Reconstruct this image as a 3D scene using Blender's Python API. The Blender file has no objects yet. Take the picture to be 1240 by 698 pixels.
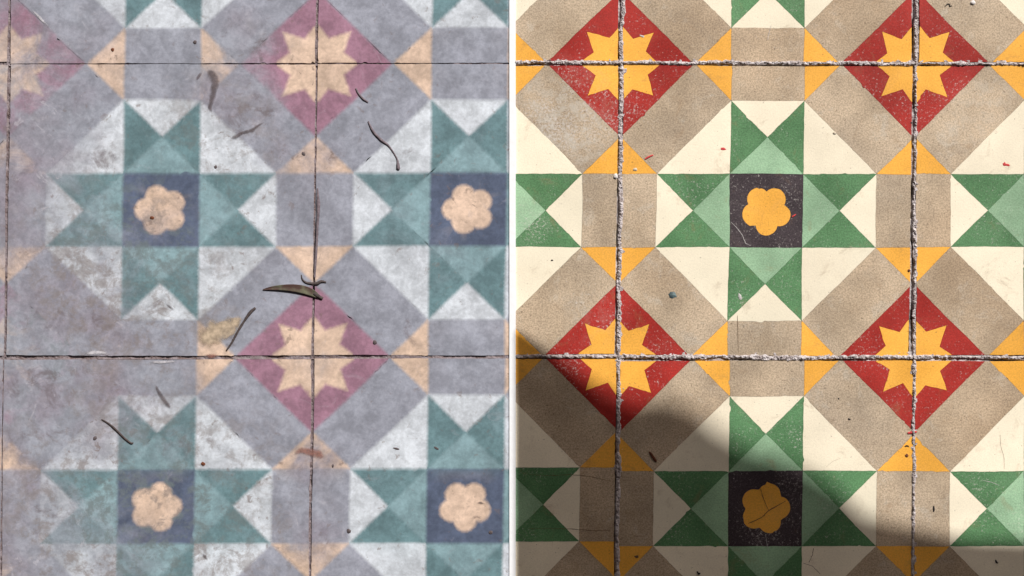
import bpy, math, random
from mathutils import Vector, noise, geometry
R = math.radians
random.seed(7)
sc = bpy.context.scene
C = sc.collection
S = 0.2 / 357.0                       # metres for one unit of the plan (a tile is 20 cm)
def P(x, y, z=0.0):                   # plan position -> metres on the floor
    return Vector(((x - 620) * S, (349 - y) * S, z))

# ------------------------------------------------------------------ camera, sky, sun, exposure
cam = bpy.data.objects.new('camera', bpy.data.cameras.new('camera'))
C.objects.link(cam)
CAMH = 1.25
cam.location = (0, 0, CAMH)
cam.rotation_euler = (0, 0, 0)
cam.data.sensor_width = 36
cam.data.lens = 36 * CAMH / (1240 * S)
cam.data.clip_start = 0.02
cam.data.clip_end = 500
sc.camera = cam

SUN_EL = R(40)
SUN_AZ = R(32)                        # from the top edge towards the right
L = Vector((math.sin(SUN_AZ) * math.cos(SUN_EL), math.cos(SUN_AZ) * math.cos(SUN_EL), math.sin(SUN_EL)))
w = bpy.data.worlds.new('World'); sc.world = w; w.use_nodes = True
nt = w.node_tree
bg = nt.nodes['Background']
sky = nt.nodes.new('ShaderNodeTexSky')
sky.sky_type = 'NISHITA'; sky.sun_disc = False
sky.sun_elevation = SUN_EL; sky.sun_rotation = SUN_AZ
sky.air_density = 0.7; sky.dust_density = 6.0; sky.ozone_density = 0.3
nt.links.new(sky.outputs[0], bg.inputs[0])
bg.inputs[1].default_value = 0.05
sun = bpy.data.objects.new('sun', bpy.data.lights.new('sun', 'SUN'))
C.objects.link(sun)
sun.data.energy = 5.0; sun.data.angle = R(0.53); sun.data.color = (1.0, 0.955, 0.89)
sun.rotation_euler = (-L).to_track_quat('-Z', 'Y').to_euler()
sun.location = L * 5
vs = sc.view_settings
vs.view_transform = 'Standard'; vs.look = 'None'; vs.exposure = 0.03; vs.gamma = 1.0
vs.use_curve_mapping = False

# ------------------------------------------------------------------ materials
TINT = (0.925, 0.955, 1.01)          # undoes the warm cast of the sunlight
def lin(c, k=1.0):
    r = []
    for v, t in zip(c, TINT):
        v = v / 255.0
        v = v / 12.92 if v <= 0.04045 else ((v + 0.055) / 1.055) ** 2.4
        r.append(min(v * k * t, 0.9))
    return tuple(r) + (1.0,)

class NB:
    def __init__(self, name):
        self.m = bpy.data.materials.new(name); self.m.use_nodes = True
        self.t = self.m.node_tree; self.n = self.t.nodes
        self.b = self.n['Principled BSDF']
        self.pos = self.n.new('ShaderNodeNewGeometry').outputs['Position']
    def lk(self, a, b): self.t.links.new(a, b)
    def put(self, sock, v):
        if isinstance(v, bpy.types.NodeSocket): self.lk(v, sock)
        else: sock.default_value = v
    def noise(self, scale, detail=3, rough=0.55, dist=0.0, off=0.0, vec=None):
        nd = self.n.new('ShaderNodeTexNoise')
        if off or vec is not None:
            a = self.n.new('ShaderNodeVectorMath'); a.operation = 'ADD'
            self.lk(vec if vec is not None else self.pos, a.inputs[0]); a.inputs[1].default_value = (off, off * 0.7, off * 0.3)
            self.lk(a.outputs[0], nd.inputs['Vector'])
        else: self.lk(self.pos, nd.inputs['Vector'])
        nd.inputs['Scale'].default_value = scale; nd.inputs['Detail'].default_value = detail
        nd.inputs['Roughness'].default_value = rough; nd.inputs['Distortion'].default_value = dist
        return nd.outputs[0]
    def ramp(self, v, a, b, lo=0.0, hi=1.0):
        nd = self.n.new('ShaderNodeMapRange'); nd.interpolation_type = 'SMOOTHSTEP'
        self.lk(v, nd.inputs[0])
        for i, q in enumerate((a, b, lo, hi)): nd.inputs[i + 1].default_value = q
        return nd.outputs[0]
    def math(self, op, a, b=0.0, clamp=False):
        nd = self.n.new('ShaderNodeMath'); nd.operation = op; nd.use_clamp = clamp
        self.put(nd.inputs[0], a); self.put(nd.inputs[1], b)
        return nd.outputs[0]
    def mix(self, f, a, b, mode='MIX'):
        nd = self.n.new('ShaderNodeMix'); nd.data_type = 'RGBA'; nd.blend_type = mode
        self.put(nd.inputs['Factor'], f); self.put(nd.inputs['A'], a); self.put(nd.inputs['B'], b)
        return nd.outputs['Result']
    def spot(self, x, y, r, k=1.0, soft=0.15):   # a patch of wear lying at one place on the floor
        nd = self.n.new('ShaderNodeVectorMath'); nd.operation = 'DISTANCE'
        self.lk(self.pos, nd.inputs[0]); nd.inputs[1].default_value = P(x, y)
        return self.ramp(nd.outputs['Value'], r * S * soft, r * S, k, 0.0)
    def scale(self, col, f):
        g = self.n.new('ShaderNodeCombineColor')
        for i in range(3): self.lk(f, g.inputs[i])
        return self.mix(1.0, col, g.outputs[0], 'MULTIPLY')
    def bump(self, h, strength, dist):
        nd = self.n.new('ShaderNodeBump'); nd.inputs['Strength'].default_value = strength
        nd.inputs['Distance'].default_value = dist; self.lk(h, nd.inputs['Height'])
        self.lk(nd.outputs[0], self.b.inputs['Normal'])
    def done(self, col, rough=0.5, spec=0.35):
        self.put(self.b.inputs['Base Color'], col); self.put(self.b.inputs['Roughness'], rough)
        self.b.inputs['Specular IOR Level'].default_value = spec
        return self.m

K = 0.93                              # lit colour -> albedo
CLEAN = {'cream': (253, 240, 213), 'taupe': (190, 169, 143), 'yellow': (250, 181, 74), 'red': (168, 44, 37),
         'dark': (92, 136, 92), 'pale': (156, 191, 154), 'black': (66, 56, 60)}
SOIL = {'cream': (210, 215, 221), 'taupe': (154, 156, 167), 'yellow': (220, 192, 170), 'red': (160, 120, 138),
        'dark': (108, 137, 142), 'pale': (136, 164, 170), 'black': (90, 100, 122)}

def clean_mat(k):
    n = NB('washed_' + k)
    col = lin(CLEAN[k], K)
    big = n.noise(22, 4, 0.6)
    amp = {'taupe': 0.2, 'cream': 0.06, 'yellow': 0.1}.get(k, 0.2)
    c = n.scale(col, n.ramp(big, 0.3, 0.72, 1 - amp, 1 + amp))
    hue = n.noise(9, 3, 0.5, off=3.1)
    if k == 'taupe':
        c = n.mix(n.ramp(n.noise(64, 6, 0.72, 0.5, off=27.0), 0.54, 0.68, 0, 0.42), c, lin((206, 196, 180), K))
        c = n.mix(n.ramp(hue, 0.45, 0.7, 0, 0.35), c, lin((168, 156, 142), K))
        c = n.mix(n.ramp(hue, 0.5, 0.25, 0, 0.35), c, lin((172, 140, 106), K))
    oi = n.n.new('ShaderNodeObjectInfo')                                    # pigment differs a little from piece to piece
    c = n.scale(c, n.ramp(oi.outputs['Random'], 0.0, 1.0, 0.93, 1.05))
    wear = n.noise(33, 6, 0.7, 0.8, off=17.0)                               # dulled, foot-worn areas
    c = n.mix(n.ramp(wear, 0.52, 0.68, 0, 0.22 if k != 'cream' else 0.12), c, lin({'cream': (222, 206, 176), 'yellow': (226, 168, 92), 'taupe': (150, 134, 116), 'red': (150, 70, 62), 'dark': (112, 138, 108), 'pale': (140, 166, 136), 'black': (96, 86, 86)}[k], K))
    g = n.noise(900, 4, 0.75)
    ga = {'taupe': 0.24, 'cream': 0.05, 'yellow': 0.1, 'red': 0.16, 'dark': 0.22, 'pale': 0.14, 'black': 0.35}[k]
    c = n.scale(c, n.ramp(g, 0.38, 0.62, 1 - ga, 1 + ga))
    # worn white bloom: scattered specks, thicker in patches
    if k != 'cream':
        patch = n.noise(38, 4, 0.65, off=1.7)
        eff = n.spot(688, 150, 90, 0.55)
        for a in ((700, 105, 60, 0.3), (720, 380, 55, 0.25), (1195, 120, 50, 0.3), (1178, 150, 60, 0.2), (650, 265, 45, 0.3), (655, 110, 40, 0.25), (1222, 250, 60, 0.1)):
            eff = n.math('MAXIMUM', eff, n.spot(*a))
        sp = n.noise(560, 5, 0.8, off=5.0)
        base = {'taupe': 0.0, 'yellow': -0.06, 'red': 0.05, 'dark': 0.045, 'pale': 0.03, 'black': 0.055}[k]
        v = n.math('ADD', sp, n.math('ADD', n.math('MULTIPLY', n.math('SUBTRACT', patch, 0.5), 0.35), n.math('MULTIPLY', eff, 0.26 if k == 'taupe' else 0.1)))
        f = n.ramp(n.math('ADD', v, base), 0.625, 0.755, 0.0, 0.66 if k != 'yellow' else 0.25)
        c = n.mix(f, c, lin((222, 214, 206), K))
        c = n.mix(n.math('MULTIPLY', n.math('MULTIPLY', eff, 1.0 if k == 'taupe' else 0.35), n.ramp(n.noise(120, 4, 0.7, off=2.2), 0.44, 0.62, 0, 0.95)), c, lin((202, 195, 182), K))
    # fine dark pits
    pit = n.noise(520, 3, 0.6, off=9.0)
    pk = {'taupe': 0.62, 'cream': 0.66, 'yellow': 0.655, 'black': 0.7}.get(k, 0.67)
    c = n.mix(n.ramp(pit, pk, pk + 0.06, 0, 0.55), c, lin((92, 74, 58), K))
    # sparse brownish soiling that washing left behind
    st = n.noise(60, 5, 0.7, 0.6, off=4.4)
    c = n.mix(n.ramp(st, 0.56, 0.74, 0, 0.34), c, lin((150, 118, 84), K))
    if k == 'cream':                  # yellowish-grey cast in broad random patches
        c = n.mix(n.ramp(n.noise(14, 3, 0.5, off=8.0), 0.42, 0.7, 0, 0.3), c, lin((228, 222, 198), K))
    n.bump(n.math('ADD', g, n.math('MULTIPLY', pit, -0.6)), 0.35, 0.00025)
    return n.done(c, n.ramp(big, 0.3, 0.7, 0.42, 0.62), 0.3)

def soiled_mat(k):
    n = NB('soiled_' + k)
    col = lin(SOIL[k], K)
    big = n.noise(11, 5, 0.6, 0.4)
    at = n.n.new('ShaderNodeAttribute'); at.attribute_name = 'bleed'      # colour rubbed over from the piece next to it
    at2 = n.n.new('ShaderNodeAttribute'); at2.attribute_name = 'soft'
    col = n.mix(at2.outputs['Fac'], col, at.outputs['Color'])
    c = n.scale(col, n.ramp(n.noise(30, 4, 0.6, off=2.0), 0.3, 0.7, 0.84, 1.12))
    film = n.mix(n.ramp(n.noise(16, 4, 0.55, off=6.0), 0.38, 0.62), lin((148, 143, 153), K), lin((157, 160, 170), K))
    film = n.mix(n.ramp(n.noise(23, 4, 0.6, off=12.0), 0.52, 0.7, 0, 0.55), film, lin((144, 132, 144), K))
    film = n.mix(n.ramp(n.noise(48, 5, 0.65, off=3.3), 0.56, 0.7, 0, 0.45), film, lin((184, 180, 186), K))
    film = n.mix(n.ramp(n.noise(70, 5, 0.65, off=7.7), 0.58, 0.72, 0, 0.5), film, lin((118, 110, 116), K))
    m = n.spot(80, 450, 165, 0.64, 0.45)
    for a in ((10, 250, 110, 0.7), (20, 430, 110, 0.5, 0.5), (60, 170, 110, 0.55), (15, 60, 130, 0.4, 0.4), (95, 20, 90, 0.35), (300, 125, 65, 0.5), (295, 50, 60, 0.55), (255, 110, 45, 0.45),
              (205, 480, 60, 0.35), (215, 540, 55, 0.3), (40, 640, 110, 0.8), (330, 190, 40, 0.4), (270, 560, 40, 0.2),
              (380, 440, 45, 0.2), (380, 560, 50, 0.45), (380, 650, 60, 0.45), (120, 300, 110, 0.3), (110, 660, 120, 0.35), (380, 195, 50, 0.25)):
        m = n.math('MAXIMUM', m, n.spot(*a))
    jag = n.math('SUBTRACT', n.noise(34, 6, 0.68, 0.8, off=1.2), 0.5)
    m = n.math('ADD', n.math('ADD', m, n.math('MULTIPLY', jag, n.ramp(m, 0.0, 0.4, 0.6, 1.5))), n.ramp(big, 0.3, 0.75, 0.02, 0.34), clamp=True)
    m = n.ramp(m, 0.10, 0.86)
    if k == 'cream': m = n.math('MULTIPLY', m, 0.8)
    if k in ('dark', 'pale', 'black'): m = n.math('MULTIPLY', m, 0.7)
    c = n.mix(m, c, film)
    # soft mottling of ground-in dirt and brown flecks
    mot = n.noise(105, 5, 0.7, 0.3, off=15.0)
    c = n.scale(c, n.ramp(mot, 0.34, 0.66, 1.13, 0.82))
    fl = n.math('ADD', n.noise(150, 4, 0.62, 0.5, off=21.0), n.math('MULTIPLY', n.math('SUBTRACT', n.noise(15, 2, off=30.0), 0.5), 0.3))
    c = n.mix(n.ramp(fl, 0.62, 0.72, 0, 0.6 if k in ('cream', 'yellow') else 0.35), c, lin((122, 104, 96), K))
    mud = n.spot(298, 52, 60, 0.9, 0.3)
    for a in ((305, 150, 62, 1.0, 0.4), (254, 108, 42, 0.9), (200, 482, 42, 1.0), (222, 535, 46, 1.0), (266, 532, 44, 0.9), (190, 374, 36, 0.9), (278, 665, 60, 0.7), (122, 192, 60, 0.7),
              (20, 90, 60, 0.7), (40, 470, 130, 0.75), (100, 410, 90, 0.75), (335, 185, 40, 0.8), (478, 180, 55, 0.5), (380, 548, 45, 0.7), (90, 610, 90, 0.7), (380, 660, 40, 0.6), (505, 400, 40, 0.5), (110, 300, 80, 0.5), (265, 400, 45, 0.8), (70, 150, 60, 0.6)):
        mud = n.math('MAXIMUM', mud, n.spot(*a))
    mn = n.noise(52, 6, 0.68, 0.5, off=41.0)
    mf = n.ramp(n.math('ADD', mn, n.math('MULTIPLY', n.math('SUBTRACT', mud, 1.0), 0.16)), 0.48, 0.66, 0, 0.72)
    c = n.mix(n.math('MULTIPLY', mf, n.ramp(mud, 0.0, 0.5)), c, lin((106, 94, 96), K))
    sc_ = n.ramp(n.noise(46, 6, 0.7, 2.2, off=55.0), 0.60, 0.70, 0, 0.5)          # pale scuffs
    c = n.mix(n.math('MULTIPLY', sc_, n.ramp(m, 0.1, 0.7, 0.25, 1.0)), c, lin((196, 192, 200), K))
    bl = n.math('MAXIMUM', n.spot(170, 640, 260, 0.9, 0.3), n.math('MAXIMUM', n.spot(150, 340, 200, 0.8, 0.3), n.spot(260, 170, 120, 0.7)))
    br = n.ramp(n.noise(85, 6, 0.72, 0.3, off=63.0), 0.46, 0.62, 0, 0.8)
    c = n.mix(n.math('MULTIPLY', br, bl), c, lin((134, 124, 120) if k in ('cream', 'yellow', 'taupe') else (112, 122, 122), K))
    g = n.noise(420, 3, 0.6)
    c = n.scale(c, n.ramp(g, 0.3, 0.7, 0.93, 1.07))
    n.bump(n.math('ADD', mot, n.math('MULTIPLY', g, 0.3)), 0.3, 0.0004)
    return n.done(c, n.ramp(big, 0.3, 0.7, 0.6, 0.85), 0.2)

MC = {k: clean_mat(k) for k in CLEAN}
MS = {k: soiled_mat(k) for k in SOIL}

def simple(name, col, var=0.2, scale=300, rough=0.75, spec=0.25, col2=None, bump=0.0004):
    n = NB(name)
    v = n.noise(scale, 4, 0.65)
    c = n.scale(lin(col, K), n.ramp(v, 0.28, 0.72, 1 - var, 1 + var))
    if col2: c = n.mix(n.ramp(n.noise(scale * 0.35, 4, 0.65, off=3.0), 0.42, 0.6), c, lin(col2, K))
    n.bump(v, 0.6, bump)
    return n.done(c, rough, spec)

M_core = simple('cement_core', (96, 90, 84), 0.2, 500)
M_bed = simple('mortar_bed', (110, 104, 98), 0.25, 200)
M_ground = simple('screed', (136, 130, 122), 0.2, 40)
M_white = simple('white_paint', (250, 250, 250), 0.02, 200, 0.6)
M_canvas = simple('shade_canvas', (98, 88, 74), 0.12, 900, 0.9, 0.1)
M_pole = simple('galvanised_pole', (128, 128, 126), 0.1, 90, 0.4, 0.5)

def grout_clean():
    n = NB('grout_pale')
    a = n.noise(330, 5, 0.7); b = n.noise(950, 4, 0.7, off=3.0)
    c = n.mix(n.ramp(a, 0.40, 0.6), lin((166, 153, 149), K), lin((216, 207, 205), K))
    c = n.mix(n.ramp(b, 0.58, 0.68, 0, 0.45), c, lin((100, 86, 82), K))
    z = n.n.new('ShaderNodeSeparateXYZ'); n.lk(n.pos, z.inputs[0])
    c = n.mix(n.ramp(z.outputs[2], -0.0006, -0.0022), c, lin((70, 60, 56), K))   # darker with depth in the open crack
    n.bump(b, 0.9, 0.0006)
    return n.done(c, 0.9, 0.15)
def grout_soiled():
    n = NB('grout_dirty')
    a = n.noise(140, 5, 0.7); b = n.noise(420, 4, 0.7, off=3.0)
    c = n.mix(n.ramp(a, 0.38, 0.62), lin((116, 100, 98), K), lin((148, 136, 138), K))
    c = n.mix(n.ramp(b, 0.58, 0.68, 0, 0.5), c, lin((140, 130, 134), K))
    n.bump(b, 0.7, 0.0005)
    return n.done(c, 0.9, 0.1)
M_gc = grout_clean(); M_gs = grout_soiled()

# ------------------------------------------------------------------ mesh helpers
def mesh_obj(name, verts, faces, mat, parent=None, smooth=False, loc=None):
    me = bpy.data.meshes.new(name)
    me.from_pydata([tuple(v) for v in verts], [], faces)
    for m in (mat if isinstance(mat, list) else [mat]): me.materials.append(m)
    if smooth: me.polygons.foreach_set('use_smooth', [True] * len(me.polygons))
    me.update()
    o = bpy.data.objects.new(name, me); C.objects.link(o)
    if loc is not None: o.location = loc
    if parent: o.parent = parent
    return o
def tag(o, label, cat, group=None):
    o['label'] = label; o['category'] = cat
    if group: o['group'] = group
    return o
def box(x0, x1, y0, y1, z0, z1):
    v = [Vector(p) for p in ((x0, y0, z0), (x1, y0, z0), (x1, y1, z0), (x0, y1, z0), (x0, y0, z1), (x1, y0, z1), (x1, y1, z1), (x0, y1, z1))]
    return v, [(3, 2, 1, 0), (4, 5, 6, 7), (0, 1, 5, 4), (1, 2, 6, 5), (2, 3, 7, 6), (3, 0, 4, 7)]

# ------------------------------------------------------------------ ground and beds
v, f = box(-30, 30, -30, 30, -0.06, -0.030)
g = mesh_obj('ground', v, f, M_ground); g['kind'] = 'structure'

SEAM_L, SEAM_R = 617.5, 624.0

# tiles measured one by one: centre x, centre y, unit width, unit height (a tile is 8 x 8 units), lean, flower turn, soiled
LX, RX = {}, {}
LEFT = [  # (col,row): cx, cy, ux, uy
    ((-1, -1), -172.5, -98, 46.2, 43.6), ((0, -1), 199.4, -97, 46.4, 43.8), ((1, -1), 571.2, -97.4, 46.4, 43.8),
    ((-1, 0), -177.5, 255, 46.4, 44.4), ((0, 0), 195.0, 254.4, 46.5, 44.4), ((1, 0), 566.8, 253.9, 46.4, 44.4),
    ((-1, 1), -185, 614.2, 46.8, 45.0), ((0, 1), 188.7, 614.0, 46.8, 45.0), ((1, 1), 563.3, 613.2, 46.6, 45.0)]
RIGHT = [
    ((-1, -1), 574.8, -98, 44.4, 43.7), ((0, -1), 931.3, -97.2, 44.3, 43.7), ((1, -1), 1288.5, -97.4, 44.3, 43.8),
    ((-1, 0), 571.4, 254.6, 44.5, 44.3), ((0, 0), 927.8, 255.4, 44.4, 44.5), ((1, 0), 1284.5, 254.9, 44.4, 44.4),
    ((-1, 1), 567.2, 611.6, 45.0, 44.8), ((0, 1), 926.7, 616.2, 45.0, 45.4), ((1, 1), 1284.6, 616.3, 44.8, 45.4)]
TURN = {('l', 0, 0): 178, ('l', 1, 0): 180, ('l', 0, 1): 2, ('l', 1, 1): -90, ('r', 0, 0): -90, ('r', 0, 1): 2}

def clip(poly, a, b, c):              # keep a*x + b*y <= c
    out = []
    for i in range(len(poly)):
        p, q = poly[i], poly[(i + 1) % len(poly)]
        dp, dq = a * p[0] + b * p[1] - c, a * q[0] + b * q[1] - c
        if dp <= 0: out.append(p)
        if (dp < 0 < dq) or (dq < 0 < dp):
            t = dp / (dp - dq); out.append((p[0] + t * (q[0] - p[0]), p[1] + t * (q[1] - p[1])))
    return out
def area(p): return 0.5 * sum(p[i][0] * p[(i + 1) % len(p)][1] - p[(i + 1) % len(p)][0] * p[i][1] for i in range(len(p)))
def inset(poly, d):
    if area(poly) < 0: poly = poly[::-1]
    n = len(poly); out = []
    for i in range(n):
        p0, p1, p2 = Vector(poly[i - 1]), Vector(poly[i]), Vector(poly[(i + 1) % n])
        e1, e2 = (p1 - p0), (p2 - p1)
        if e1.length < 1e-6 or e2.length < 1e-6: continue
        e1.normalize(); e2.normalize()
        n1, n2 = Vector((-e1.y, e1.x)), Vector((-e2.y, e2.x))
        b = n1 + n2
        if b.length < 1e-4: b = n1
        b.normalize(); k = d / max(0.35, b.dot(n1))
        out.append((p1.x + b.x * k, p1.y + b.y * k))
    return out
def divide(poly, step):
    out = []
    for i in range(len(poly)):
        p, q = poly[i], poly[(i + 1) % len(poly)]
        n = max(1, int(math.hypot(q[0] - p[0], q[1] - p[1]) / step))
        for j in range(n): out.append((p[0] + (q[0] - p[0]) * j / n, p[1] + (q[1] - p[1]) * j / n))
    return out

def quad_sym(poly):                   # the four turned copies of a piece
    out = []
    for k in range(4):
        out.append(poly); poly = [(-y, x) for x, y in poly]
    return out
def flower_poly(turn, n=60):
    d, r = 0.375, 0.305; out = []
    for i in range(n):
        th = 2 * math.pi * i / n
        best = 0
        for k in range(5):
            ph = th - R(turn) - 2 * math.pi * k / 5
            s = r * r - (d * math.sin(ph)) ** 2
            if math.cos(ph) > 0 and s > 0: best = max(best, d * math.cos(ph) + math.sqrt(s))
        out.append((best * math.cos(th), best * math.sin(th)))
    return out
def star_pts():                       # the quarter star round the tile corner (4,4), in units
    q = [(1.07, 0.0), (1.03, 0.06), (0.70, 0.31), (0.885, 0.885), (0.31, 0.70), (0.06, 1.03), (0.0, 1.07)]
    return [(4 - a, 4 - b) for a, b in q]
def pattern(turn, jit=0.0):                    # list of (name, colour, outer polygon, hole or None), y up
    out = []
    fl = flower_poly(turn)
    out.append(('flower_inlay', 'yellow', fl, None))
    out.append(('square_inlay', 'black', [(-1, -1), (1, -1), (1, 1), (-1, 1)], fl))
    for p in quad_sym([(-1, 1), (1, 1), (0, 2)]): out.append(('pale_green_triangle', 'pale', p, None))
    for p in quad_sym([(1, 1), (1, 3), (0, 2)]): out.append(('green_triangle', 'dark', p, None))
    for p in quad_sym([(-1, 1), (0, 2), (-1, 3)]): out.append(('green_triangle', 'dark', p, None))
    for p in quad_sym([(-1, 3), (0, 2), (1, 3)]): out.append(('cream_triangle', 'cream', p, None))
    for p in quad_sym([(1, 1), (3, 1), (1, 3)]): out.append(('corner_triangle', 'cream', p, None))
    for p in quad_sym([(-1, 3), (1, 3), (1, 4), (-1, 4)]): out.append(('straight_band', 'taupe', p, None))
    for p in quad_sym([(3, 1), (4, 2), (2, 4), (1, 3)]): out.append(('diagonal_band', 'taupe', p, None))
    for p in quad_sym([(1, 3), (2, 4), (1, 4)]): out.append(('yellow_triangle', 'yellow', p, None))
    for p in quad_sym([(3, 1), (4, 1), (4, 2)]): out.append(('yellow_triangle', 'yellow', p, None))
    for q in range(4):                # every quarter star was poured a little differently
        st = star_pts()
        st = [st[0]] + [(a + random.uniform(-jit, jit), b + random.uniform(-jit, jit)) for a, b in st[1:-1]] + [st[-1]]
        out.append(('star_quarter', 'yellow', quad_sym([(4, 4)] + st[::-1])[q], None))
        out.append(('red_quarter', 'red', quad_sym([(2, 4)] + st + [(4, 2)])[q], None))
    return out

def inside(p, poly):
    x, y = p; r = False
    for i in range(len(poly)):
        (x0, y0), (x1, y1) = poly[i - 1], poly[i]
        if (y0 > y) != (y1 > y) and x < (x1 - x0) * (y - y0) / (y1 - y0) + x0: r = not r
    return r
PAT0 = pattern(0)
def colour_at(p):
    for nm, colr, poly, hole in PAT0:
        if nm in ('flower_inlay',): continue
        if inside(p, poly): return colr
    return None
SOFT = 2.0                            # half width of the rubbed edge in plan units
def rubbed_piece(nm, colr, poly, hole, ins, to_plan, seam, zt, c0, tile, ux, uy):
    # a piece of the dirty half: its rim carries some of the neighbour's pigment
    if area(poly) < 0: poly = poly[::-1]
    own = lin(SOIL[colr], K)[:3]
    segs = []
    for i in range(len(poly)):
        p, q = poly[i], poly[(i + 1) % len(poly)]
        d = Vector((q[0] - p[0], q[1] - p[1]))
        if d.length < 1e-6: continue
        n = Vector((d.y, -d.x)).normalized() * 0.03
        nb = 'black' if nm == 'flower_inlay' else colour_at(((p[0] + q[0]) / 2 + n.x, (p[1] + q[1]) / 2 + n.y))
        segs.append((p, q, lin(SOIL[nb], K)[:3] if nb else own))
    if hole:
        for i in range(len(hole)): segs.append((hole[i - 1], hole[i], lin(SOIL['yellow'], K)[:3]))
    def near(p):
        best, colb = 1e9, own
        for (a, b), (c, d), cb in ((sg[0], sg[1], sg[2]) for sg in segs):
            ex, ey = (c - a) * ux, (d - b) * uy; fx, fy = (p[0] - a) * ux, (p[1] - b) * uy
            t = max(0.0, min(1.0, (ex * fx + ey * fy) / (ex * ex + ey * ey + 1e-12)))
            ds = (fx - ex * t) ** 2 + (fy - ey * t) ** 2
            if ds < best: best, colb = ds, cb
        return math.sqrt(best), colb
    step = 0.052
    rings = [divide(inset(poly, ins), 0.06)]
    if hole: rings.append(divide(inset(hole, -ins), 0.06))
    pts = [Vector(p) for r in rings for p in r]; edges = []; o0 = 0
    for r in rings:
        edges += [(o0 + i, o0 + (i + 1) % len(r)) for i in range(len(r))]; o0 += len(r)
    xs = [p[0] for p in poly]; ys = [p[1] for p in poly]
    nx, ny = int((max(xs) - min(xs)) / step), int((max(ys) - min(ys)) / step)
    for i in range(1, nx + 1):
        for j in range(1, ny + 1):
            p = (min(xs) + (i - 0.5 * (j % 2)) * step, min(ys) + j * step)
            if not inside(p, poly) or (hole and inside(p, hole)): continue
            d, _ = near(p)
            if 0.7 < d < SOFT * 1.7: pts.append(Vector(p))
    vo, _, fo = geometry.delaunay_2d_cdt(pts, edges, [], 0, 1e-5)[:3]
    info = [near((p.x, p.y)) for p in vo]
    plan = [seam(to_plan((p.x, p.y))) for p in vo]
    vv = [P(x, y, zt) - c0 for x, y in plan]; ff = []
    for t in fo:
        cx_ = sum(vo[k].x for k in t) / len(t); cy_ = sum(vo[k].y for k in t) / len(t)
        if not inside((cx_, cy_), rings[0]) or (hole and inside((cx_, cy_), rings[1])): continue
        cr = (vo[t[1]] - vo[t[0]]).cross(vo[t[2]] - vo[t[0]])
        ff.append(tuple(t) if cr > 0 else tuple(t)[::-1])
    soft, bleed = [], []
    for d, cb in info:
        k = min(1.0, d / SOFT); k = k * k * (3 - 2 * k)
        soft.append(0.5 * (1 - k)); bleed += list(cb)
    for r in rings:
        pl = [seam(to_plan(p)) for p in r]; b0 = len(vv); m = len(r)
        for x, y in pl: vv.append(P(x, y, zt) - c0)
        for x, y in pl: vv.append(P(x, y, -0.0013) - c0)
        soft += [0.0] * (2 * m); bleed += list(own) * (2 * m)
        for i in range(m): ff.append((b0 + i, b0 + (i + 1) % m, b0 + (i + 1) % m + m, b0 + i + m))
    o = mesh_obj(nm, vv, ff, MS[colr], tile)
    a1 = o.data.attributes.new('soft', 'FLOAT', 'POINT'); a1.data.foreach_set('value', soft)
    a2 = o.data.attributes.new('bleed', 'FLOAT_VECTOR', 'POINT'); a2.data.foreach_set('vector', bleed)

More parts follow.
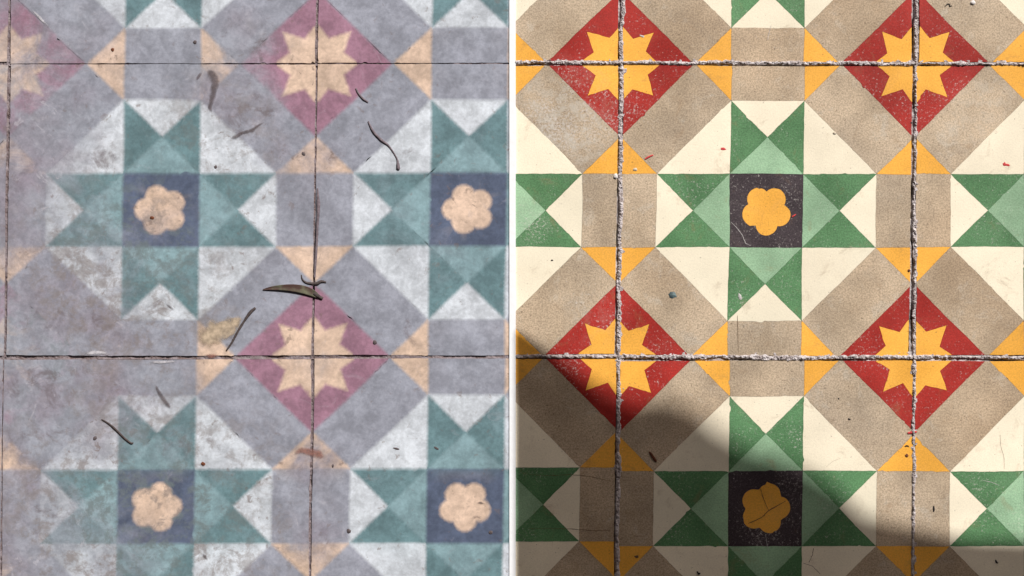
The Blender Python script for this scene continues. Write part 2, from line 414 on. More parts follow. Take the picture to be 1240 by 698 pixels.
TILE_AT = {}
def make_tile(side, key, cx, cy, ux, uy, bed, detail):
    soiled = side == 'l'
    mats = MS if soiled else MC
    seed = Vector((key[0] * 7.3 + (50 if soiled else 0), key[1] * 5.9, 1.3))
    lean = -0.0135 if soiled else (-0.012 if key[0] <= 0 else -0.004)
    gap = 1.35 if soiled else 2.6
    turn = TURN.get((side, key[0], key[1]), random.choice((0, 90, 180, -90)))
    rot = random.uniform(-0.0028, 0.0028) if not soiled else random.uniform(-0.0012, 0.0012)
    dz = random.uniform(-0.00012, 0.00012)
    def to_plan(p):                   # units -> plan pixels (y down), each tile slightly out of true
        x, y = p[0] * ux, p[1] * uy
        q = Vector((p[0] * 1.1, p[1] * 1.1, 0)) + seed
        n1 = noise.noise_vector(q * 0.55); n2 = noise.noise_vector(q * 3.3)
        n3 = noise.noise_vector(q * 9.0); chip = max(0.0, noise.noise(q * 4.1 + Vector((9, 3, 2))) - 0.34) * 6.0
        x += n3.x * (0.22 + chip * 1.2); y += n3.y * (0.22 + chip * 1.2)
        x += n1.x * 1.0 + n2.x * (0.45 if soiled else 0.38); y += n1.y * 1.0 + n2.y * (0.45 if soiled else 0.38)
        return (cx + x - lean * y + rot * y, cy - y + rot * x)
    lim_x = 4 - gap / ux; lim_y = 4 - gap / uy
    def trim(poly):
        for a in ((1, 0, lim_x), (-1, 0, lim_x), (0, 1, lim_y), (0, -1, lim_y)):
            poly = clip(poly, *a)
            if len(poly) < 3: return []
        if side == 'l' and key[0] == 1: poly = clip(poly, 1, -0, (SEAM_L + 2.5 - cx) / ux)
        if side == 'r' and key[0] == -1: poly = clip(poly, -1, 0, -(SEAM_R - 2.5 - cx) / ux)
        return poly if len(poly) > 2 and abs(area(poly)) > 0.004 else []
    def seam(p):                      # the cut edge stays straight
        x, y = p
        if side == 'l' and key[0] == 1: x = min(x, SEAM_L)
        if side == 'r' and key[0] == -1: x = max(x, SEAM_R)
        return x, y
    body = trim([(-4, -4), (4, -4), (4, 4), (-4, 4)])
    bp = [seam(to_plan(p)) for p in divide(body, 0.25)]
    c0 = P(cx, cy)
    n = len(bp)
    vv = [P(x, y, -0.0010) - c0 for x, y in bp] + [P(x, y, -0.013) - c0 for x, y in bp]
    ff = [tuple(range(n))] + [(i, i + n, (i + 1) % n + n, (i + 1) % n) for i in range(n)]
    tile = mesh_obj('tile', vv, ff, M_core, bed, loc=c0)
    TILE_AT[(side,) + key] = (tile, to_plan)
    names = list(mats)
    jv, jf, jm = [], [], []
    for nm, colr, poly, hole in pattern(turn, 0.0 if soiled else 0.03):
        poly = trim(poly)
        if not poly: continue
        ins = 0.0022 if not soiled else 0.0004
        rings = [divide(inset(poly, ins), 0.07 if nm != 'flower_inlay' else 0.05)]
        if hole is not None:
            if abs(key[0]) == 1 and False: pass
            h = hole
            rings.append(divide(inset(h, -ins), 0.05)[::-1])
            if (side == 'l' and key[0] == 1 and SEAM_L - cx < ux * 0.75): rings = rings[:1]
        rings = [[seam(to_plan(p)) for p in r] for r in rings]
        zt = dz + random.uniform(-0.00003, 0.00003)
        if soiled and detail:
            rubbed_piece(nm, colr, poly, hole if len(rings) > 1 else None, ins, to_plan, seam, zt, c0, tile, ux, uy)
            continue
        flat = [Vector((x, y, 0)) for r in rings for x, y in r]
        tris = geometry.tessellate_polygon([[Vector((x, y, 0)) for x, y in r] for r in rings])
        nv = len(flat)
        vv = [P(q.x, q.y, zt) - c0 for q in flat] + [P(q.x, q.y, -0.0013) - c0 for q in flat]
        ff = []
        for a, b, c in tris:
            cr = (flat[b] - flat[a]).cross(flat[c] - flat[a]).z
            if abs(cr) < 1e-7: continue
            ff.append((a, b, c) if cr < 0 else (a, c, b))      # plan y runs down: clockwise there is up here
        o0 = 0
        for r in rings:
            m = len(r)
            for i in range(m):
                a, b = o0 + i, o0 + (i + 1) % m
                ff.append((a, b, b + nv, a + nv))
            o0 += m
        if detail:
            mesh_obj(nm, vv, ff, mats[colr], tile)
        else:
            base = len(jv); jv += vv; jf += [tuple(i + base for i in q) for q in ff]; jm += [names.index(colr)] * len(ff)
    if not detail:
        o = mesh_obj('pattern', jv, jf, [mats[k] for k in names], tile)
        o.data.polygons.foreach_set('material_index', jm)
    return tile

def bed_for(name, x0, x1, y0, y1):
    a, b = P(x0, y1), P(x1, y0)
    v, f = box(a.x, b.x, a.y, b.y, -0.030, -0.009)
    o = mesh_obj(name, v, f, M_bed); o['kind'] = 'structure'
    return o
bed_l = bed_for('floor_left', -745, SEAM_L, -640, 1340)
bed_r = bed_for('floor_right', SEAM_R, 1830, -640, 1340)
bed_l['label'] = 'faded, dirt-filmed half of the patterned cement tile floor'
bed_r['label'] = 'washed, brightly coloured half of the patterned cement tile floor'

ALL = {}
for side, rows in (('l', LEFT), ('r', RIGHT)):
    for key, cx, cy, ux, uy in rows: ALL[(side,) + key] = (cx, cy, ux, uy, True)
    d = {k: (cx, cy, ux, uy) for k, cx, cy, ux, uy in rows}
    for col in (-1, 0, 1):            # one more row above and below, outside the picture
        cx, cy, ux, uy = d[(col, -1)]; ALL[(side, col, -2)] = (cx + 4, cy - 354, ux, 43.8, False)
        cx, cy, ux, uy = d[(col, 1)]; ALL[(side, col, 2)] = (cx - 3, cy + 362, ux, 44.8, False)
    for row in (-2, -1, 0, 1, 2):
        if side == 'l':
            cx, cy, ux, uy, _ = ALL[(side, -1, row)]; ALL[(side, -2, row)] = (cx - 373, cy, ux, uy, False)
        else:
            cx, cy, ux, uy, _ = ALL[(side, 1, row)]; ALL[(side, 2, row)] = (cx + 357, cy, ux, uy, False)
for (side, col, row), (cx, cy, ux, uy, det) in ALL.items():
    make_tile(side, (col, row), cx, cy, ux, uy, bed_l if side == 'l' else bed_r, det)

# ------------------------------------------------------------------ grout in every joint, a segment at a time
def corner(side, col, row):           # joint crossing at the lower right corner of tile (col,row)
    pts = []
    for dc, dr, sx, sy in ((0, 0, 4, -4), (1, 0, -4, -4), (0, 1, 4, 4), (1, 1, -4, 4)):
        t = TILE_AT.get((side, col + dc, row + dr))
        if t: pts.append(t[1]((sx, sy)))
    return Vector((sum(p[0] for p in pts) / len(pts), sum(p[1] for p in pts) / len(pts)))

def grout(side, a, b, seed, bed, wide=1.0, fine=True):
    soiled = side == 'l'
    d = (b - a); ln = d.length; d.normalize(); nrm = Vector((d.y, -d.x))      # nrm: to the right for a line running down, up for one running right
    if nrm.x + -nrm.y < 0: nrm = -nrm                                          # always towards the light
    step = 0.7 if fine else 4.0
    n = max(2, int(ln / step)); m = (11 if soiled else 21) if fine else 7
    half = 2.6 if soiled else 7.0 * wide
    vv, ff = [], []
    for i in range(n + 1):
        t = i / n; s = ln * t
        en = min(1.0, s / 25, (ln - s) / 25)
        bx = en * noise.noise(Vector((s * 0.02, seed, 0))) * (0.6 if soiled else 2.0) + en * noise.noise(Vector((s * 0.09, seed, 4))) * (0.35 if soiled else 0.9)
        wv = 1 + noise.noise(Vector((s * 0.035, seed, 7))) * 0.6 + noise.noise(Vector((s * 0.16, seed, 2))) * 0.55
        lump = noise.noise(Vector((s * 0.05, seed, 11)))
        for j in range(m):
            u = -1 + 2 * j / (m - 1)
            off = u * half
            p = a + d * s + nrm * off
            rz = noise.noise(Vector((p.x * 0.28, p.y * 0.28, seed))) ; rf = noise.noise(Vector((p.x * 0.8, p.y * 0.8, seed + 3)))
            if soiled:
                prof = abs(u) ** 2
                z = -0.0010 + 0.0006 * prof + 0.0014 * lump + 0.0005 * rz + 0.0003 * rf
                z = min(z, -0.00025)
            else:
                c = (off - 0.9 - bx) / (2.7 * wide * max(0.35, wv))           # the ridge of pointing lies on the lit side of the joint
                ridge = max(0.0, 1 - c * c)
                z = -0.0009 + 0.0017 * ridge ** 0.5 + (0.0008 * rz + 0.0006 * rf) * (0.4 + ridge) + 0.0010 * lump
                tr = (off + 2.6 - bx * 1.0) / 1.2                  # open crack beside it
                z -= 0.0026 * max(0.0, 1 - tr * tr) * max(0.0, 0.28 + 0.7 * noise.noise(Vector((s * 0.03, seed, 21))))
                sm = noise.noise(Vector((p.x * 0.11, p.y * 0.11, seed + 31))) + 0.5 * rz      # mortar wiped over the tile edge
                if c > -1.2 and sm > 0.16 + 0.08 * abs(off - 1): z = max(z, 0.00022 + 0.0004 * max(0.0, rf))
                if j in (0, m - 1): z = -0.004
            vv.append(P(p.x, p.y, z))
    for i in range(n):
        for j in range(m - 1):
            q = i * m + j
            ff.append((q, q + 1, q + m + 1, q + m))
    o = mesh_obj('grout', vv, ff, M_gs if soiled else M_gc, bed, smooth=False)
    if o.data.polygons[0].normal.z < 0: o.data.flip_normals()
    return o

WIDE = {('r', 'h', 0, 0): 1.25, ('r', 'h', -1, 0): 0.85, ('r', 'v', -1, 1): 1.15, ('r', 'v', -1, 0): 1.15, ('r', 'v', -1, -1): 1.1, ('r', 'h', 1, 0): 0.8, ('r', 'h', 0, -1): 0.9, ('r', 'h', 1, -1): 0.75, ('r', 'v', 0, 0): 0.75, ('r', 'v', 0, -1): 0.8, ('r', 'v', 0, 1): 0.85, ('r', 'h', -1, -1): 0.85}
sd = 0
for side, bed in (('l', bed_l), ('r', bed_r)):
    cols = (-2, -1, 0, 1) if side == 'l' else (-1, 0, 1, 2)
    for row in (-2, -1, 0, 1):        # horizontal joints below each row
        for col in cols:
            sd += 3.7
            first = (side == 'r' and col == -1); last = (side == 'l' and col == 1)
            b = None if last else corner(side, col, row)
            a = None if first or (side, col - 1, row) not in TILE_AT else corner(side, col - 1, row)
            if a is None:
                if first: a = Vector((SEAM_R + 0.2, b.y))
                else: a = b - Vector((8 * ALL[(side, col, row)][2], 0))
            if b is None or (side == 'r' and col == 2 ):
                b = Vector((SEAM_L - 0.2, a.y - 0.6)) if last else a + Vector((8 * ALL[(side, col, row)][2], 0))
            grout(side, a, b, sd, bed, WIDE.get((side, 'h', col, row), 1.0), col in (-1, 0, 1) and row in (-1, 0))
    for col in cols[:-1]:             # upright joints right of each column
        for row in (-2, -1, 0, 1, 2):
            sd += 3.7
            b = corner(side, col, row); a = corner(side, col, row - 1)
            if row == -2: a = b + (corner(side, col, -2) - corner(side, col, -1))
            if row == 2: b = a + (corner(side, col, 1) - corner(side, col, 0))
            grout(side, a, b, sd, bed, WIDE.get((side, 'v', col, row), 1.0), col in (-1, 0, 1) and row in (-1, 0, 1))

# ------------------------------------------------------------------ the white strip between the two halves
a, b = P(SEAM_L - 0.7, 1340), P(SEAM_R + 0.5, -640)
v, f = box(a.x, b.x, a.y, b.y, -0.008, 0.0007)
tag(mesh_obj('divider_strip', v, f, M_white), 'narrow white strip dividing the dirty floor from the washed floor', 'strip')

# ------------------------------------------------------------------ brown walls added out of view below and to the left to block sky light
M_added_wall = simple('brown_plaster', (66, 54, 44), 0.15, 30, 0.9, 0.1)
for (x0, x1, y0, y1), lab in (((-745, 1900, 1341, 1430), 'tall brown screen added beyond the lower end of the floor to cut sky light'), ((-840, -746, -640, 1430), 'tall brown screen added beyond the left end of the floor to cut sky light')):
    a, b = P(x0, y1), P(x1, y0)
    v, f = box(a.x, b.x, a.y, b.y, -0.03, 2.6)
    tag(mesh_obj('added_wall', v, f, M_added_wall), lab, 'added_wall')

M_added_roof = simple('brown_boards', (56, 45, 36), 0.2, 12, 0.8, 0.2)
v, f = box(-2.4, 2.6, -0.62, 1.75, 2.602, 2.66)
added_roof = mesh_obj('added_roof', v, f, M_added_roof); added_roof['kind'] = 'structure'  # unseen cover added overhead to hold back sky light
# ------------------------------------------------------------------ unseen cloth sheet added and cut so its shadow falls on the washed half
def added_shade():
    edge = [(624.6, 402), (650, 418), (690, 446), (735, 478), (770, 490), (805, 486), (838, 495), (862, 520), (900, 543), (950, 562), (985, 578), (1015, 598), (1045, 626), (1090, 638), (1140, 650), (1190, 657), (1400, 664)]
    n, m = 90, 14
    root = bpy.data.objects.new('added_shade_sheet', None); C.objects.link(root)
    def at(x):
        for (x0, y0), (x1, y1) in zip(edge, edge[1:]):
            if x <= x1: return y0 + (y1 - y0) * (x - x0) / (x1 - x0)
        return edge[-1][1]
    vv, ff, top = [], [], []
    for i in range(n + 1):
        t = i / n
        x = 624.6 + 720 * t ** 1.6
        y0 = at(x)
        k = min(1, max(0, (x - 624.6) / 150)); k = k * k * (3 - 2 * k)
        for j in range(m + 1):
            y = y0 + (775 - y0) * j / m
            dist = 0.60 + (1.15 - 0.5 * min(1, max(0, (x - 850) / 250))) * k + 0.02 * math.sin(j * 0.7) * k
            vv.append(P(x, y) + L * dist)
        top.append(vv[-m - 1].copy())
    for i in range(n):
        for j in range(m):
            q = i * (m + 1) + j
            ff.append((q, q + 1, q + m + 2, q + m + 1))
    me = mesh_obj('shade_canvas', vv, ff, M_canvas, root, smooth=True)
    so = me.modifiers.new('thickness', 'SOLIDIFY'); so.thickness = 0.002; so.offset = 0
    def rod(name, pts, r):            # added spar along the outer hem, on one added post beyond the right edge
        pv, pf = [], []
        for q in pts:
            for k in range(8): pv.append(q + Vector((r * math.cos(k * math.pi / 4), 0, r * math.sin(k * math.pi / 4))) if name == 'spar' else q + Vector((r * math.cos(k * math.pi / 4), r * math.sin(k * math.pi / 4), 0)))
        for i in range(len(pts) - 1):
            for k in range(8): pf.append((i * 8 + k, i * 8 + (k + 1) % 8, (i + 1) * 8 + (k + 1) % 8, (i + 1) * 8 + k))
        pf += [tuple(range(8)), tuple(range(len(pv) - 8, len(pv)))]
        mesh_obj(name, pv, pf, M_pole, root)
    rod('spar', [vv[i * (m + 1) + m] for i in range(0, n + 1, 5)], 0.006)
    q = vv[n * (m + 1) + m]
    rod('post', [Vector((q.x, q.y, -0.03)), Vector((q.x, q.y, q.z + 0.02))], 0.014)
    tag(root, 'added cloth sheet on a thin post, shaped to shade the washed floor', 'added_shade')
added_shade()

# ------------------------------------------------------------------ small things lying on the floor
def tube(name, pts, mat, zc=0.0006, sides=7, parent=None, smooth=True, flat=0.4):
    # pts: (x, y, radius in plan units[, height])
    P3 = []
    for q in pts:
        r = q[2] * S; z = q[3] if len(q) > 3 else 0.0
        P3.append((P(q[0], q[1], z + r * flat + 0.0001), r))
    dense = []
    for i in range(len(P3) - 1):
        p0 = P3[max(0, i - 1)]; p1 = P3[i]; p2 = P3[i + 1]; p3 = P3[min(len(P3) - 1, i + 2)]
        for k in range(5):
            t = k / 5
            pt = 0.5 * ((2 * p1[0]) + (p2[0] - p0[0]) * t + (2 * p0[0] - 5 * p1[0] + 4 * p2[0] - p3[0]) * t * t + (3 * p1[0] - p0[0] - 3 * p2[0] + p3[0]) * t ** 3)
            dense.append((pt, p1[1] + (p2[1] - p1[1]) * t))
    dense.append(P3[-1])
    vv, ff = [], []
    for i, (p, r) in enumerate(dense):
        tg = (dense[min(i + 1, len(dense) - 1)][0] - dense[max(i - 1, 0)][0])
        sd_ = Vector((-tg.y, tg.x, 0)); sd_ = sd_.normalized() if sd_.length > 0 else Vector((1, 0, 0))
        r *= 1 + 0.18 * noise.noise(p * 900)
        for k in range(sides):
            th = 2 * math.pi * k / sides
            vv.append(p + sd_ * (r * math.cos(th)) + Vector((0, 0, r * flat * math.sin(th))))
    n = len(dense)
    for i in range(n - 1):
        for k in range(sides):
            ff.append((i * sides + k, (i + 1) * sides + k, (i + 1) * sides + (k + 1) % sides, i * sides + (k + 1) % sides))
    ff += [tuple(range(sides)), tuple(range((n - 1) * sides, n * sides))[::-1]]
    return mesh_obj(name, vv, ff, mat, parent, smooth)
def blob(name, x, y, rx, ry, h, mat, seed=0.0, rot=0.0, jag=0.35, parent=None):
    # a low crumb: domed, with an uneven outline
    n, m = 14, 4
    vv = [P(x, y, h)]; ff = []
    for j in range(1, m + 1):
        k = j / m
        for i in range(n):
            th = 2 * math.pi * i / n
            r = 1 + jag * noise.noise(Vector((math.cos(th) * 1.6, math.sin(th) * 1.6, seed)))
            ax, ay = rx * r * k * math.cos(th), ry * r * k * math.sin(th)
            vv.append(P(x + ax * math.cos(rot) - ay * math.sin(rot), y + ax * math.sin(rot) + ay * math.cos(rot),
                        -0.0002 + (h + 0.0002) * math.sqrt(max(0, 1 - k * k)) * (1 + 0.3 * noise.noise(Vector((th, k * 3, seed))))))
    for i in range(n): ff.append((0, 1 + (i + 1) % n, 1 + i))
    for j in range(m - 1):
        for i in range(n):
            a = 1 + j * n + i; b = 1 + j * n + (i + 1) % n
            ff.append((a, b, b + n, a + n))
    return mesh_obj(name, vv, ff, mat, parent, True)

M_twig = simple('twig_bark', (82, 72, 70), 0.3, 500)
M_stem = simple('dry_stem', (120, 108, 113), 0.3, 400)
M_green = simple('withered_leaf', (104, 102, 82), 0.35, 160, 0.6, 0.3, (84, 62, 56))
M_speck = simple('dark_speck', (94, 84, 84), 0.3, 900)
M_rust = simple('rusty_crumb', (112, 66, 44), 0.3, 900)
M_red = simple('red_paint', (206, 72, 74), 0.25, 900)
M_teal = simple('teal_grey', (98, 116, 116), 0.2, 700, 0.5, 0.3, (74, 88, 90))
M_soot = simple('black_sliver', (44, 40, 40), 0.2, 900)
M_lime = simple('lime_blob', (226, 218, 212), 0.12, 500)
M_crack = simple('crack_dark', (112, 88, 66), 0.3, 700)
M_hair = simple('hairline', (202, 188, 166), 0.2, 700)
M_scr = simple('scratch_pale', (196, 190, 186), 0.2, 900)

# withered leaf blade: curved, keeled
def leaf():
    mid = [(318, 351), (328, 349), (342, 348.2), (356, 348.6), (370, 351), (381, 355.5), (388, 360)]
    wid = [0.4, 2.0, 3.4, 4.6, 5.2, 4.8, 1.6]
    root = bpy.data.objects.new('withered_leaf', None); C.objects.link(root); root.location = P(355, 351)
    c0 = P(355, 351); vv, ff = [], []
    n = len(mid)
    for i, ((x, y), wd) in enumerate(zip(mid, wid)):
        h = 0.0006 + 0.0008 * math.sin(math.pi * i / (n - 1))
        for u in (-1, -0.5, 0, 0.5, 1):
            vv.append(P(x, y + u * wd, h - 0.0003 * (1 - abs(u)) + 0.0003) - c0)
    for i in range(n - 1):
        for k in range(4): ff.append((i * 5 + k, i * 5 + k + 1, i * 5 + k + 6, i * 5 + k + 5))
    o = mesh_obj('blade', vv, ff, M_green, root, True)
    s_ = o.modifiers.new('thick', 'SOLIDIFY'); s_.thickness = 0.0003
    s2 = o.modifiers.new('round', 'SUBSURF'); s2.levels = 2; s2.render_levels = 2
    st = tube('stalk', [(380, 355.4, 1.8, 0.0006), (385, 358.5, 2.3, 0.0004), (391, 362, 1.6, 0.0)], M_twig)
    st.data.transform(__import__('mathutils').Matrix.Translation(-c0)); st.parent = root
    tag(root, 'withered olive-brown leaf blade lying above the lower pink star', 'leaf')
leaf()
tag(tube('twig', [(365, 333, 0.6), (366, 338, 0.9), (370, 342, 1.3), (377, 343.5, 1.5), (384, 343.5, 2.0), (389, 341, 1.5), (395, 342, 0.9)], M_twig), 'small dark hooked twig at the end of the withered leaf', 'twig')
tag(tube('gunk', [(384.6, 228, 0.8), (385, 238, 1.6), (385.6, 248, 2.4), (385.2, 260, 2.0), (384.3, 275, 1.6), (383.6, 292, 1.6), (382.5, 310, 1.5), (381.5, 325, 1.5), (381, 337, 1.0)], M_stem, flat=0.2), 'long dark gunk lying along the upright joint above the leaf', 'gunk')  # dark gunk in the joint, built as a flat tube
tag(tube('twig', [(274, 425, 0.8), (281, 415, 1.3), (288, 402, 1.5), (296, 389, 1.5), (303, 379, 2.0), (309.5, 373, 1.6)], M_twig), 'straight dark twig slanting beside the tan stain', 'twig')
tag(tube('twig', [(123, 508, 0.6), (133, 514, 1.2), (143, 523, 1.4), (151, 531, 1.3), (159, 537, 1.2), (161.5, 536, 0.6)], M_twig), 'thin dark twig across the green arm above the lower left flower', 'twig')
rt = tube('root_fibre', [(446, 147, 0.8), (450, 156, 1.3), (454, 162, 1.4), (462, 170, 1.6), (470, 176, 1.1), (476, 184, 0.8), (481, 193, 0.8), (482, 199, 1.8), (482.5, 204, 2.2), (482.5, 206, 1.2)], M_stem)
tag(rt, 'wavy root fibre with a thick tip on the white corner triangle', 'root')
tag(tube('twig', [(431, 107, 0.8), (434, 113, 1.1), (440, 120, 1.3), (446, 124, 0.9)], M_stem), 'short dark fibre at the pink edge below the upper star', 'twig')
# dried mud smears: thin films that break up towards their rim
def smear_mat(name, col, dens=0.75):
    n = NB(name)
    at = n.n.new('ShaderNodeAttribute'); at.attribute_name = 'fade'
    v = n.math('ADD', n.noise(170, 5, 0.7, 0.4), n.math('MULTIPLY', n.math('SUBTRACT', at.outputs['Fac'], 0.5), 0.9))
    al = n.math('MULTIPLY', n.math('MULTIPLY', n.ramp(v, 0.30, 0.95), n.ramp(at.outputs['Fac'], 0.0, 0.6)), dens)
    n.lk(al, n.b.inputs['Alpha'])
    c = n.scale(lin(col, K), n.ramp(n.noise(260, 4, 0.6, off=5.0), 0.3, 0.7, 0.75, 1.25))
    return n.done(c, 0.9, 0.1)
M_mud = smear_mat('mud_brown', (104, 92, 92), 0.58); M_mudg = smear_mat('mud_green', (86, 92, 88), 0.7); M_mudl = smear_mat('dust_pale', (204, 200, 204), 0.85)
M_tanf = smear_mat('stain_tan', (190, 170, 146), 1.0)
M_rusty = smear_mat('stain_rusty', (158, 112, 100), 0.65)
def smear(path, mat, label, cat='smear', group=None, name='mud_smear'):
    dense = []
    for i in range(len(path) - 1):
        for k in range(8):
            t = k / 8; dense.append(tuple(path[i][j] + (path[i + 1][j] - path[i][j]) * t for j in range(3)))
    dense.append(path[-1])
    m = 9; vv, ff, fade = [], [], []
    n = len(dense)
    for i, (x, y, wd) in enumerate(dense):
        a = dense[max(0, i - 1)]; b = dense[min(n - 1, i + 1)]
        d = Vector((b[0] - a[0], b[1] - a[1])); d = d.normalized() if d.length else Vector((1, 0))
        nr = Vector((-d.y, d.x)); e = min(1.0, i / 7, (n - 1 - i) / 7)
        for j in range(m):
            u = -1 + 2 * j / (m - 1)
            wob = 1 + 0.4 * noise.noise(Vector((x * 0.1, y * 0.1, u * 2)))
            q = Vector((x, y)) + nr * (u * wd * wob * 1.45)
            f_ = (1 - abs(u) ** 1.5) * e
            if j in (0, m - 1): f_ = 0
            fade.append(f_)
            vv.append(P(q.x, q.y, 0.00022 + 0.0002 * f_))
    for i in range(n - 1):
        for j in range(m - 1):
            q = i * m + j; ff.append((q, q + m, q + m + 1, q + 1))
    o = mesh_obj(name, vv, ff, mat, None, True)
    at = o.data.attributes.new('fade', 'FLOAT', 'POINT'); at.data.foreach_set('value', fade)
    return tag(o, label, cat, group)
SM = [
    ([(246, 84, 3), (256, 89, 5), (261, 100, 5), (258, 116, 4), (254, 130, 3), (259, 143, 2)], M_mud, 'long brown smear running down from the upper joint beside the first flower tile'),
    ([(236, 100, 1), (241, 93, 2.4), (247, 84, 2)], M_mud, 'dark brown clot just under the upper joint'),
    ([(277, 170, 1.4), (284, 166, 3), (294, 161, 2.4), (305, 158, 2.8), (313, 152, 1.5), (325, 146, 1)], M_mud, 'dark slanting mud stroke on the grey band left of the upper star'),
    ([(186, 462, 1.6), (191, 472, 2.4), (197, 482, 3.4), (203, 490, 3), (208, 498, 1.4)], M_mud, 'brown smear across the white triangle above the lower left flower'),
    ([(196, 364, 1.4), (205, 371, 2.2), (213, 379, 1.4)], M_mud, 'short dark stroke on the white triangle under the upper left flower'),
    ([(243, 668, 1), (248, 674, 2), (254, 682, 1)], M_mud, 'small dark stroke on the white triangle below the lower left flower'),
    ([(352, 552, 3), (366, 545, 5), (384, 550, 6), (398, 558, 4)], M_rusty, 'rusty stain over the yellow triangles above the bottom joint'),
    ([(95, 430, 1.5), (115, 427, 2.5), (140, 428, 2)], M_mudl, 'pale dust streak along the lower joint at the left'),
    ([(170, 438, 1), (195, 439, 2), (225, 437, 1)], M_mudl, 'pale worn edge under the lower joint below the grey band'),
    ([(30, 2, 1), (50, 24, 1.8), (66, 38, 1)], M_mudl, 'pale slanting streak at the top left corner'),
    ([(574, 609, 0.8), (582, 609, 1.5), (591, 611, 1.6)], M_mud, 'small dark scrape on the lower right flower of the dirty half'),
    ([(240, 424, 8), (252, 408, 15), (268, 400, 14), (284, 392, 8), (296, 382, 4)], M_tanf, 'tan stain covering the yellow triangle left of the lower pink star'),
    ([(242, 430, 2), (256, 431, 3), (270, 431, 2)], M_rusty, 'rusty edge of the tan stain at the lower joint'),
]
for path, mt, lab in SM: smear(path, mt, lab)

SPK = [  # x, y, rx, ry, label
    (136.5, 60.5, 2.6, 2.4, M_rust, 'rusty crumb on the left yellow triangle at the upper joint'),
    (236, 51.5, 2.6, 2.6, M_speck, 'dark crumb at the tip of the grey band by the upper yellow triangle'),
    (261, 202.6, 2.4, 2.2, M_speck, 'dark crumb on the white corner right of the upper left flower square'),
    (367.5, 186.5, 3.0, 2.2, M_speck, 'dark crumb on the yellow triangle above the gunk'),
    (422.5, 643.5, 3.2, 3.0, M_speck, 'round dark crumb at the edge of the white triangle right of the bottom joint'),
    (403, 564.5, 2.6, 1.6, M_speck, 'dark crumb at the right yellow tip above the bottom joint'),
    (480, 543.5, 1.5, 4.0, M_speck, 'upright dark sliver on the white corner left of the lower right flower'),
    (528.5, 543, 1.6, 3.4, M_speck, 'dark sliver on the green arm above the lower right flower'),
    (115, 531, 3.0, 2.4, M_speck, 'dark crumb on the white corner left of the thin twig'),
    (594, 645, 2.8, 2.6, M_speck, 'dark crumb in the lower corner of the blue flower square'),
    (454, 415, 2.8, 3.0, M_speck, 'dark crumb at the right tip of the lower pink diamond'),
    (184, 264, 3.0, 2.4, M_rust, 'brown crumb on the left petal of the upper left flower'),
    (246, 562, 3.2, 2.6, M_rust, 'brown crumb at the right corner of the lower left flower square'),
]
for i, (x, y, rx, ry, mt, lab) in enumerate(SPK):
    tag(blob('dirt_crumb', x, y, rx, ry, min(rx, ry) * S * 0.35, mt, i * 3.1, 0.3 * i), lab, 'crumb', 'crumbs on the dirty floor')

# on the washed half
tag(blob('chip', 814.5, 357.5, 5.4, 4.4, 0.0007, M_teal, 2.0, 0.1, 0.5), 'teal-grey chip on the taupe band right of the lower left star', 'chip')
tag(tube('paint_fleck', [(781, 193, 0.8), (785, 190.5, 1.2), (791, 188, 0.7)], M_red), 'pale red paint stroke beside the yellow triangle', 'paint fleck')
tag(blob('paint_fleck', 875.5, 180.5, 4.6, 1.9, 0.0003, M_red, 5.0, 0.1, 0.8), 'red paint fleck on the cream corner left of the upper green arm', 'paint fleck')
tag(blob('paint_fleck', 1217.5, 199, 4.2, 2.6, 0.0003, M_red, 9.0, 0.3, 0.9), 'red paint fleck on the cream corner at the right edge', 'paint fleck')
tag(tube('paint_fleck', [(959, 263, 0.9), (962, 261, 0.9), (964, 259.5, 0.4)], M_red), 'tiny red tick in the dark square right of the flower', 'paint fleck')
tag(tube('paint_fleck', [(1099, 525, 1.0), (1103, 524, 1.6), (1110, 523, 1.0)], M_red), 'red paint dab at the joint under the lower right star', 'paint fleck')
tag(blob('crumb', 769, 205.5, 3.2, 2.2, 0.0006, M_hair, 1.5), 'grey crumb on the yellow triangle right of the left joint', 'crumb')
tw = tube('wood_sliver', [(786, 547, 0.7), (789, 551, 1.5), (792, 555.5, 1.8), (795, 559.5, 0.9)], M_rust)
tag(tw, 'brown wood sliver on the shaded taupe band above the cream corner', 'sliver')
tag(blob('rust_crumb', 1100.5, 328, 1.9, 2.3, 0.0007, M_rust, 4.0), 'rusty crumb on the yellow triangle by the right joint', 'crumb')
tag(blob('rust_crumb', 1098, 552, 2.8, 2.2, 0.0006, M_rust, 6.0, 0.4), 'brown crumb on the yellow triangle under the lower right star', 'crumb')
tag(tube('rust_crumb', [(1095.5, 541, 0.5), (1098, 540, 1.0), (1100.5, 541, 0.5)], M_soot), 'dark tick on the yellow tip under the lower right star', 'crumb')
tag(tube('black_curl', [(1144, 8.5, 0.5), (1147, 5.5, 0.7), (1149.5, 5.5, 0.7), (1150, 8, 0.7), (1153, 7.2, 0.4)], M_soot), 'curled black fibre near the top edge of the washed half', 'fibre')
tag(blob('lime_crumb', 1178, 3.5, 3.8, 3.2, 0.0012, M_lime, 8.0, 0.6), 'white lime crumb near the top edge of the washed half', 'crumb')
tag(blob('lime_crumb', 745.5, 214, 3.0, 3.4, 0.0011, M_lime, 3.0), 'white lime crumb beside the left joint under the yellow triangle', 'crumb')
tag(blob('lime_crumb', 777, 44, 3.6, 1.6, 0.0003, M_scr, 3.6, 0.2, 0.8), 'pinkish white scrape on the red right of the upper left star', 'crumb')
tag(blob('lime_crumb', 896, 360, 2.4, 4.6, 0.0004, M_scr, 12.0, -0.3, 0.8), 'white scrape on the green arm above the cream triangle', 'crumb')
tag(blob('lime_crumb', 1010.5, 161.5, 2.6, 2.0, 0.0006, M_hair, 13.0), 'grey crumb at the slanting edge of the cream corner', 'crumb')
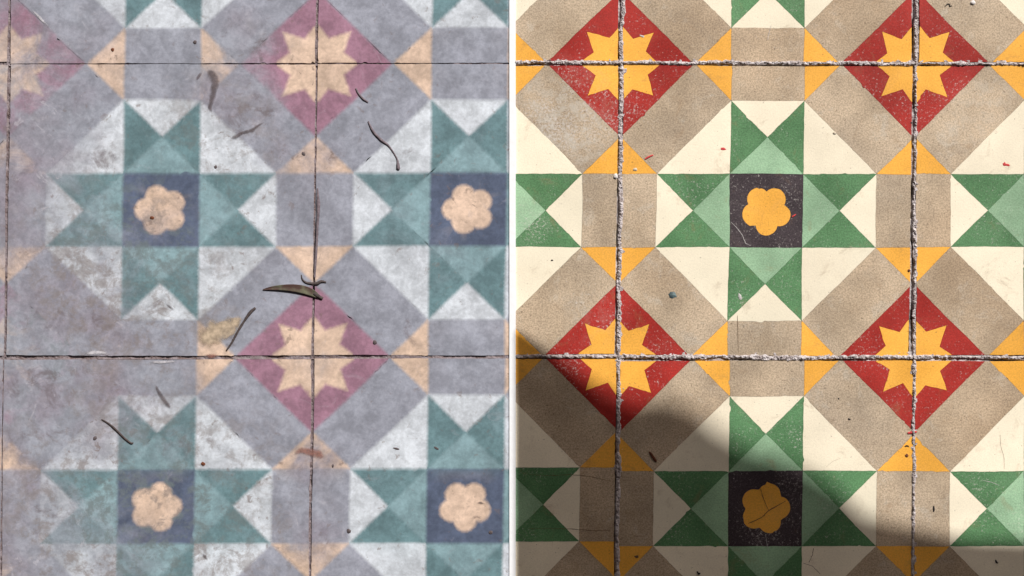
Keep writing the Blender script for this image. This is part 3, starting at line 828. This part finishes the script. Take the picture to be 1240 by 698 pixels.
tag(tube('black_sliver', [(1130.5, 613, 0.8), (1130.8, 617, 1.1), (1130.5, 620, 0.6)], M_soot), 'upright black sliver on the taupe band right of the right joint', 'sliver')
tag(tube('black_sliver', [(1205.5, 678, 0.6), (1206.5, 681, 1.0), (1208.5, 682, 0.6)], M_soot), 'dark tick on the shaded cream corner at the lower right', 'sliver')
tag(tube('black_sliver', [(844, 692, 0.7), (846, 695, 1.3), (848, 694, 0.7)], M_soot), 'dark mark on the shaded cream corner at the bottom edge', 'sliver')
tag(blob('rust_crumb', 771, 674.5, 3.0, 2.0, 0.0004, M_crack, 14.0, 0, 0.8), 'brown pitted crumb on the shaded yellow triangle by the left joint', 'crumb')
tag(tube('black_sliver', [(1027, 507, 0.7), (1028.5, 508, 0.9), (1030, 508, 0.5)], M_soot), 'dark speck on the taupe band left of the lower right star', 'sliver')
tag(blob('black_crumb', 1015.5, 483, 1.1, 1.1, 0.0004, M_soot, 15.0), 'tiny black speck on the taupe band right of the straight band', 'crumb')
tag(blob('black_crumb', 668.5, 315.5, 1.6, 1.1, 0.0004, M_soot, 16.0), 'tiny black speck on the cream corner near the white strip', 'crumb')
tag(blob('black_crumb', 1103.5, 149, 1.0, 1.2, 0.0004, M_soot, 17.0), 'tiny black speck left of the right joint below the star', 'crumb')

# cracks and scratches belong to their tile
def mark(side, col, row, pts, mat, name='crack'):
    tile = TILE_AT[(side, col, row)][0]
    vv, ff = [], []
    dense = []
    for i in range(len(pts) - 1):
        for k in range(6):
            t = k / 6; x = pts[i][0] + (pts[i + 1][0] - pts[i][0]) * t; y = pts[i][1] + (pts[i + 1][1] - pts[i][1]) * t
            dense.append((x + 0.5 * noise.noise(Vector((x * .5, y * .5, 1))), y + 0.5 * noise.noise(Vector((x * .5, y * .5, 7))), pts[i][2] + (pts[i + 1][2] - pts[i][2]) * t))
    dense.append(pts[-1])
    n = len(dense)
    for i, (x, y, wd) in enumerate(dense):
        a = dense[max(0, i - 1)]; b = dense[min(n - 1, i + 1)]
        d = Vector((b[0] - a[0], b[1] - a[1])).normalized(); nr = Vector((-d.y, d.x))
        wd *= 0.4 + 0.6 * abs(noise.noise(Vector((x * 0.8, y * 0.8, 3))))
        for s_ in (-1, 1): vv.append(P(x + nr.x * wd * s_, y + nr.y * wd * s_, 0.00024) - tile.location)
    for i in range(n - 1): ff.append((2 * i, 2 * i + 1, 2 * i + 3, 2 * i + 2))
    mesh_obj(name, vv, ff, mat, tile)
mark('r', 0, 1, [(906, 634, .5), (916, 630, .7), (924, 625.5, .9), (930, 619, .9), (937, 615, .9), (951, 607, .6)], M_crack)
mark('r', 0, 1, [(921, 592, .6), (923.5, 601, .6), (927, 610, .5), (931, 619, .5)], M_crack)
mark('r', 0, 1, [(985, 664, .5), (984, 672, .6), (979.5, 681, .5)], M_crack)
mark('r', 0, 1, [(973, 682, .4), (984, 686, .5), (993, 695, .5)], M_crack)
mark('r', 0, 1, [(927, 647, .4), (929, 660, .5), (931, 668, .4)], M_scr, 'scratch')
mark('r', 0, 1, [(1000, 566, .3), (1008, 559, .35), (1018, 555, .3)], M_hair)
mark('r', 1, 1, [(1211, 527, .3), (1212, 540, .45), (1216, 555, .45), (1216, 568, .3)], M_hair)
mark('r', 1, 1, [(1190, 582, .4), (1200, 584, .5), (1210, 588, .3)], M_scr, 'scratch')
mark('r', 0, 0, [(885, 269, .4), (893, 277, .6), (899, 285, .6), (903, 295, .5), (909, 298, .3)], M_scr, 'scratch')
mark('r', 0, 0, [(893, 382, .35), (893.5, 405, .45), (894, 428, .3)], M_crack)
mark('r', 0, -1, [(934, 30, .3), (931.5, 39, .5), (929.5, 48, .4)], M_scr, 'scratch')
mark('r', -1, 1, [(640, 575, .3), (665, 576, .4), (690, 575, .5), (715, 577, .4), (740, 583, .4)], M_crack)
mark('r', -1, 1, [(640, 640, .3), (670, 640, .4), (700, 641, .5), (720, 643, .5), (740, 642, .4)], M_crack)
